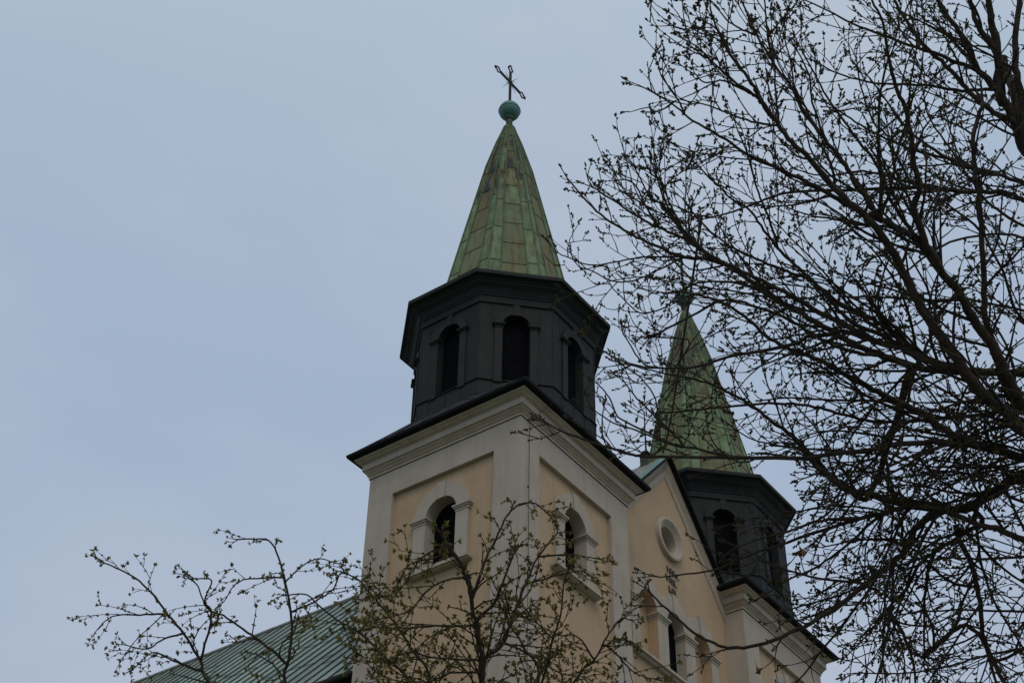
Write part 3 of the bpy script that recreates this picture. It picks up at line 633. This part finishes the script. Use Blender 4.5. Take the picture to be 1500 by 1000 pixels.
# --- large bare tree, its trunk just beyond the right edge of the view
PT = at(1512, 225, 9.3)
def trunk_px(z): return (PT.x, PT.y, z)
big_limbs = [
 (20, 8, [(1500, 215), (1480, 160), (1463, 140), (1462, 75), (1450, 20), (1445, -40)]),
 (11, 5, [(1462, 75), (1436, 44), (1425, 15), (1415, -25)]),
 (14, 8, [(1500, 215), (1497, 150), (1488, 100), (1488, 50), (1495, -15)]),
 (26, 2.5, [(1650, 670), (1560, 655), (1500, 632), (1472, 601), (1436, 575), (1407, 534), (1386, 502), (1352, 454), (1316, 386), (1285, 334), (1251, 303), (1225, 277), (1186, 233), (1160, 208), (1142, 185), (1114, 146), (1101, 122), (1072, 83), (1051, 44), (1040, 10)]),
 (23, 3, [(1635, 620), (1560, 620), (1500, 592), (1472, 544), (1450, 500), (1428, 470), (1404, 428), (1386, 407), (1358, 360), (1342, 319), (1339, 298), (1346, 280), (1339, 243), (1329, 169), (1311, 125), (1300, 78), (1293, 34), (1274, -5)]),
 (11, 2, [(1386, 407), (1340, 350), (1310, 330), (1285, 319), (1246, 303), (1202, 277), (1160, 256), (1098, 229), (1064, 205), (1015, 177), (986, 153), (944, 129)]),
 (10, 2.5, [(1340, 350), (1290, 319), (1259, 277), (1238, 241), (1207, 203), (1176, 161), (1160, 130), (1132, 91), (1109, 52), (1083, -5)]),
 (8, 2, [(1386, 407), (1365, 376), (1337, 340), (1306, 295), (1290, 251), (1259, 208), (1238, 179), (1212, 143), (1186, 96), (1163, 52)]),
 (13, 6, [(1630, 640), (1560, 625), (1493, 596), (1472, 565), (1459, 523), (1443, 466), (1441, 402), (1436, 311), (1428, 250), (1427, 198), (1440, 150)]),
 (7, 2.5, [(1520, 275), (1500, 269), (1459, 255), (1394, 234), (1342, 221), (1290, 200), (1246, 174), (1225, 160)]),
 (7, 2, [(1459, 255), (1420, 246), (1368, 220), (1330, 190), (1300, 150), (1270, 110)]),
 (9, 2, [(1525, 295), (1500, 293), (1472, 282), (1415, 280), (1363, 272), (1316, 262), (1264, 251), (1212, 258), (1170, 250)]),
 (7, 2, [(1415, 280), (1347, 275), (1285, 277), (1160, 282), (1100, 300), (1040, 318), (985, 300)]),
 (10, 4, [(1500, 215), (1485, 180), (1459, 166), (1441, 153), (1420, 135), (1394, 104), (1355, 68), (1329, 34), (1308, -5)]),
 (12, 6, [(1480, 165), (1459, 130), (1430, 99), (1420, 68), (1394, 31), (1370, -5)]),
 (7, 2, [(1430, 104), (1368, 78), (1306, 57), (1259, 39), (1212, 16), (1172, -3)]),
 (6, 2, [(1459, 133), (1410, 133), (1355, 125), (1285, 122), (1225, 107), (1191, 88)]),
 (7, 3, [(1290, 319), (1291, 272), (1287, 220), (1287, 182), (1290, 135), (1300, 90)]),
 (4.5, 2, [(1114, 146), (1096, 133), (1070, 117), (1044, 91), (1023, 70), (1006, 60)], 1.2),
 (4.5, 2, [(1142, 186), (1101, 178), (1067, 166), (1033, 153), (1008, 149)]),
 (3.5, 2, [(1000, 165), (994, 148), (981, 130), (968, 110)], 1.2),
 (4, 2, [(1109, 143), (1080, 127), (1059, 118), (1033, 121), (1018, 108)]),
 (4, 2, [(1072, 83), (1062, 62), (1049, 42), (1032, 32)], 1.4),
 (4, 2, [(1106, 52), (1088, 44), (1064, 29), (1051, 10)], 1.4),
 (4, 2, [(1132, 88), (1124, 47), (1121, 10), (1118, -15)], 1.4),
 (4, 2, [(1144, 182), (1136, 130), (1134, 86), (1128, 50)], 1.2),
 (4, 2, [(1186, 170), (1165, 130), (1158, 90), (1150, 60)], 1.2),
 (4, 2, [(1207, 203), (1190, 150), (1185, 110), (1166, 70)], 1.),
 (4, 2, [(976, 648), (965, 610), (960, 585), (945, 560), (928, 545), (912, 535)], .7),
 (4, 2, [(985, 650), (932, 625), (905, 610), (893, 583), (877, 563)], .7),
 (4, 2, [(1000, 650), (950, 600), (930, 580), (915, 560)], .5),
 (3.5, 2, [(947, 669), (905, 660), (884, 640), (882, 612)], .7),
 (3.5, 2, [(1010, 500), (986, 495), (950, 492), (935, 480)]),
 (3.5, 2, [(984, 539), (950, 536), (937, 526), (924, 507), (912, 487)], .7),
 (5, 2, [(1358, 360), (1335, 300), (1312, 250), (1300, 200), (1280, 180), (1262, 130), (1254, 85)]),
 (5, 2, [(1290, 319), (1306, 270), (1312, 235), (1335, 150), (1350, 100), (1355, 20)]),
 (17, 2.5, [(1625, 560), (1540, 556), (1500, 548), (1459, 544), (1368, 541), (1316, 528), (1264, 510), (1230, 492), (1199, 474), (1160, 451), (1119, 428), (1080, 399), (1044, 381), (1002, 376), (966, 363), (932, 347), (901, 329), (867, 303), (838, 270)], 1.0),
 (12, 2.5, [(1407, 540), (1358, 526), (1321, 510), (1285, 500), (1246, 479), (1212, 463), (1160, 434), (1106, 407), (1064, 386), (1036, 371), (1002, 350), (966, 334), (945, 324), (905, 298), (870, 275)], 1.2),
 (5, 2, [(1041, 379), (1007, 347), (986, 319), (966, 298), (950, 285), (930, 245)], 1.6),
 (4, 2, [(1010, 352), (997, 329), (981, 298), (972, 270), (963, 262)], 1.6),
 (4, 2, [(1030, 366), (999, 334), (976, 300), (963, 262), (958, 250)], 1.5),
 (4, 2, [(966, 334), (945, 300), (930, 270), (912, 262)], 1.4),
 (9, 2, [(1358, 526), (1310, 500), (1246, 470), (1220, 444), (1191, 412), (1160, 400), (1132, 389), (1093, 373), (1054, 350), (1023, 321), (1002, 293)]),
 (10, 2, [(1380, 540), (1347, 518), (1316, 492), (1290, 474), (1264, 462), (1225, 441), (1186, 407), (1160, 383), (1140, 363), (1119, 337), (1096, 306), (1070, 290), (1049, 269), (1025, 246)]),
 (4, 2, [(1140, 363), (1130, 330), (1119, 303), (1106, 267), (1093, 220), (1080, 190)]),
 (3.5, 1.8, [(1002, 376), (950, 376), (898, 384), (864, 388), (822, 373)], .7),
 (3.5, 1.8, [(1002, 376), (966, 394), (932, 410), (898, 412), (872, 399), (848, 391)], .8),
 (5, 1.8, [(1160, 451), (1100, 420), (1041, 412), (1002, 423), (976, 449), (938, 458), (908, 432)], 1),
 (13, 2, [(1276, 722), (1235, 706), (1217, 697), (1186, 664), (1160, 638), (1127, 614), (1096, 591), (1064, 573), (1033, 560), (1002, 552), (973, 547), (925, 535)]),
 (24, 8, [(1690, 770), (1580, 700), (1500, 701), (1480, 704), (1452, 725), (1418, 742), (1381, 745), (1323, 738), (1276, 725), (1235, 714), (1204, 690), (1184, 667)]),
 (13, 3, [(1660, 700), (1560, 680), (1500, 669), (1446, 656), (1381, 648), (1342, 648), (1251, 661), (1160, 671), (1028, 670), (947, 669), (924, 664), (885, 653), (846, 640), (815, 628)], .9),
 (5, 2, [(1080, 671), (1015, 656), (976, 648), (932, 630), (898, 619), (875, 604)], 1.2),
 (8, 2, [(1285, 500), (1240, 486), (1220, 489), (1186, 492), (1160, 504), (1067, 523), (1028, 536), (984, 539), (937, 536), (895, 521), (868, 500)], 1.1),
 (8, 3, [(1640, 600), (1560, 598), (1500, 600), (1446, 606), (1394, 612), (1306, 618), (1264, 614), (1233, 606), (1194, 596), (1160, 591), (1100, 592), (1040, 598), (985, 604)]),
 (15, 3, [(1500, 669), (1446, 656), (1410, 645), (1381, 627), (1342, 601), (1303, 583), (1272, 567), (1235, 547), (1199, 526), (1160, 513), (1120, 490), (1090, 462), (1050, 440), (1010, 430)]),
 (7, 3, [(1368, 541), (1321, 534), (1290, 521), (1248, 515), (1204, 497), (1160, 471), (1110, 450), (1060, 440), (1000, 470), (960, 490)]),
 (12, 3, [(1400, 745), (1371, 752), (1340, 776), (1327, 806), (1289, 837), (1242, 878), (1187, 912), (1120, 942), (1072, 948), (1046, 942), (1008, 919), (962, 878)], .9),
 (9, 2, [(1440, 765), (1415, 779), (1378, 803), (1350, 823), (1330, 857), (1296, 895), (1270, 930), (1240, 960)]),
 (15, 6, [(1600, 800), (1500, 789), (1466, 776), (1425, 765), (1384, 748), (1340, 740)]),
 (6, 2, [(1610, 816), (1500, 816), (1418, 818), (1371, 818), (1296, 844), (1240, 850), (1200, 870)]),
 (9, 6, [(1400, 770), (1405, 789), (1425, 830), (1435, 881), (1442, 939), (1476, 1010)]),
 (6, 3, [(1367, 803), (1357, 847), (1354, 900), (1354, 960)]),
 (9, 4, [(1356, 960), (1391, 929), (1415, 915), (1442, 942), (1460, 1000)]),
 (7, 3, [(1296, 890), (1318, 920), (1337, 966), (1342, 1020)]),
 (6, 2, [(1600, 900), (1500, 895), (1398, 893), (1330, 898), (1280, 910)]),
 (7, 2.5, [(1371, 748), (1320, 745), (1262, 759), (1204, 762), (1160, 776), (1110, 790), (1080, 800)]),
 (7, 2, [(1320, 745), (1250, 762), (1154, 793), (1088, 816), (1046, 834), (1000, 841), (968, 845)], .7),
 (6, 2, [(1323, 747), (1286, 759), (1242, 796), (1201, 827), (1160, 846), (1120, 870)]),
 (5, 2, [(1500, 950), (1440, 960), (1390, 975), (1330, 985), (1260, 985)]),
 (5, 2, [(1436, 860), (1390, 850), (1330, 800), (1270, 790), (1210, 800)]),
 (6, 2, [(1610, 740), (1500, 735), (1440, 700), (1380, 690), (1300, 700), (1240, 680), (1180, 700)]),
 (6, 2, [(1600, 470), (1500, 455), (1430, 440), (1390, 440), (1330, 480), (1270, 470)]),
 (6, 2, [(1600, 420), (1500, 350), (1440, 345), (1380, 360), (1320, 400), (1250, 415), (1180, 350)], .8),
 (6, 2, [(1560, 330), (1500, 330), (1452, 300), (1420, 260), (1390, 215), (1360, 170), (1350, 120)]),
 (6, 2, [(1600, 520), (1500, 470), (1470, 400), (1430, 300), (1480, 200)]),
]
def big_where(u, v):                            # (density, length, rise) of the side twigs in each part of the crown
    if v > 690 and u < 1120: return .4, .55, .1, .7
    if v > 600 and u < 1120: return .6, .6, .5, 1.2
    if v > 640 and u < 1230: return .7, .8, .1, .6
    if v > 560: return 1.3, 1.3, .0, .35
    if v > 420 and u > 1000: return 1.0, 1.05, .25, .7
    if v > 440: return .7, .8, .7, 1.2
    if u > 1230: return .8, 1., .55, .6
    return 1.0, .85, .9, 1.2
bigcfg = dict(where=big_where, up=.55, slope=(-.32, .32), jit=.006, seg=.055, wob=.13, bend=.95, maxlvl=3, space=[0, .085, .11], space0=.125, len=[.68, .25, .10], r1=.0085, rmin=.0030, budspace=.04, budp=.24, tipp=.95, bud=.016)
big = make_tree('bare_tree', (PT.x, PT.y, 0), [trunk_px(-.05), trunk_px(.4), trunk_px(1.5), trunk_px(3), trunk_px(4.5), trunk_px(6), trunk_px(PT.z), trunk_px(PT.z+.9)], [.30, .23, .19, .15, .11, .066, .036, .025], big_limbs,
   'large bare tree with dark spreading limbs and budding twigs before the farther tower', bigcfg, 11, bud_cluster, 'buds')

# --- young tree coming into leaf, lower left
PL = at(690, 1290, 6.9)
small_limbs = [
 (13, 5, [(690, 1290), (700, 1130), (706, 1000), (705, 965), (698, 916), (690, 879), (684, 846), (666, 812), (648, 785)]),
 (11, 2, [(690, 1290), (520, 1180), (390, 1090), (307, 1000), (293, 967), (269, 927), (245, 898), (223, 869), (199, 847), (170, 831), (151, 823)], .9),
 (10, 2, [(600, 1230), (450, 1120), (417, 1000), (423, 967), (427, 930), (426, 895), (418, 853), (407, 813), (394, 791), (370, 789), (350, 790)], .8),
 (5, 2, [(422, 970), (391, 946), (362, 925), (327, 901), (303, 890), (290, 858), (278, 847)]),
 (3, 1.5, [(417, 847), (385, 846), (357, 849), (342, 858), (330, 878)], .6),
 (3, 1.5, [(418, 849), (442, 829), (466, 818), (494, 825)], .6),
 (3.5, 1.5, [(429, 894), (458, 882), (487, 863), (501, 838), (530, 853)], .8),
 (7, 2, [(660, 1240), (630, 1100), (601, 1000), (558, 956), (531, 929), (500, 911), (471, 890), (450, 871), (423, 871)]),
 (7, 2, [(650, 1150), (632, 1000), (607, 956), (574, 907), (546, 873), (525, 849), (503, 838)]),
 (4, 2, [(293, 967), (310, 900), (300, 880), (310, 850), (285, 847)]),
 (3.5, 1.5, [(269, 927), (240, 935), (215, 950), (186, 945)], 1),
 (3.5, 1.5, [(245, 898), (205, 900), (165, 902), (142, 922)], .9),
 (4, 1.5, [(300, 985), (260, 970), (225, 955), (200, 975)], 1),
 (3, 1.5, [(666, 812), (640, 805), (615, 820), (580, 870), (560, 872)], 1.2),
 (3, 1.5, [(662, 812), (630, 818), (600, 826), (585, 850)], 1.2),
 (9, 2, [(706, 1010), (708, 968), (736, 941), (755, 892), (770, 855), (788, 815), (816, 781)]),
 (6, 2, [(700, 925), (696, 910), (721, 886), (736, 855), (751, 815), (761, 800)]),
 (6, 2, [(690, 879), (709, 824), (727, 787), (742, 757), (761, 738), (785, 738), (802, 752)]),
 (7, 3, [(720, 1150), (788, 1000), (767, 947), (751, 919), (735, 890)]),
 (7, 2, [(740, 1160), (797, 990), (810, 935), (822, 898), (825, 858), (830, 840)]),
 (3, 1.5, [(810, 935), (785, 910), (763, 882)]),
 (7, 2, [(745, 1170), (840, 1000), (871, 965), (889, 932), (908, 907), (922, 907)]),
 (3.5, 1.5, [(871, 965), (846, 932), (820, 930), (790, 915)]),
 (3.5, 1.5, [(889, 945), (905, 960), (929, 984), (960, 995)]),
 (3.5, 1.5, [(770, 852), (813, 843), (856, 837), (880, 863)]),
 (4.5, 1.5, [(698, 916), (638, 916), (592, 919), (546, 919), (520, 925)], 1.2),
 (4.5, 1.5, [(705, 968), (672, 965), (630, 962), (600, 955), (570, 965)], 1.2),
 (3.5, 1.5, [(788, 815), (837, 812), (874, 818)]),
 (4, 1.5, [(707, 985), (660, 985), (620, 1000), (560, 990), (530, 960)], 1.2),
 (4, 1.5, [(684, 846), (650, 850), (620, 870), (600, 895), (560, 905)], 1.2),
 (4, 1.5, [(736, 941), (780, 960), (820, 985), (850, 990)], 1.2),
]
def small_where(u, v): return (3.2 if u > 500 and v > 870 else 2.2 if u > 500 else 1.6), (1. if v > 850 else .5), -.12, 1.
smcfg = dict(where=small_where, spur=.6, up=.15, slope=(-.45, .45), jit=.006, seg=.045, wob=.16, bend=.7, maxlvl=3, space=[0, .11, .10], space0=.12, len=[.34, .13, .06], r1=.0045, rmin=.0018, budspace=.017, budp=.8, tipp=1., bud=.0165)
make_tree('young_tree', (PL.x, PL.y, 0), [(PL.x, PL.y, -.05), (PL.x, PL.y, .3), (PL.x+.02, PL.y, 1.2), (PL.x-.02, PL.y, 2.4), (PL.x, PL.y, PL.z), (PL.x, PL.y, PL.z+.15)], [.11, .08, .06, .05, .04, .03], small_limbs,
   'young thin-stemmed tree opening yellow-green leaves in front of the nearer tower and nave roof', smcfg, 5, leaf_cluster, 'young_leaves')

# --- withered leaves caught in the bare twigs
def dead_leaf(u, v, dep, size, rot, label):
    m = MB(); o = at(u, v, dep)
    outl = [(0, 0), (.18, .12), (.30, .08), (.34, .26), (.52, .20), (.58, .36), (.78, .22), (1, .0), (.80, -.20), (.60, -.30), (.52, -.18), (.34, -.28), (.28, -.10), (.15, -.14)]
    a = math.radians(rot); ex = CR*math.cos(a)+CU*math.sin(a); ey = (-CR*math.sin(a)+CU*math.cos(a))*.8+_F*.5
    def q(x, y, h): return (ex*x+ey*y+_F*(h+.35*abs(y)+.25*x*x))*size
    n = len(outl); vs = [q(x, y, 0) for x, y in outl]+[q(x, y, .02) for x, y in outl]+[q(.5, 0, 0), q(.5, 0, .02)]
    fs = [(i, (i+1) % n, 2*n) for i in range(n)]+[(n+(i+1) % n, n+i, 2*n+1) for i in range(n)]+[(i, n+i, n+(i+1) % n, (i+1) % n) for i in range(n)]
    m.add(vs, fs, DEAD); m.tube([q(0, 0, .01), q(-.25, .05, .03), q(-.45, .15, .02)], size*.018, DEAD, 4)
    ob = m.build('dead_leaf'); ob.location = o; return tag(ob, label, 'leaf', 'withered leaves caught in the bare twigs')
dead_leaf(1163, 812, 8.9, .085, 8, 'larger red-brown withered leaf on a twig beside the far belfry against the sky')
dead_leaf(1108, 975, 8.7, .058, -65, 'small red-brown withered leaf hanging low before the far tower wall')
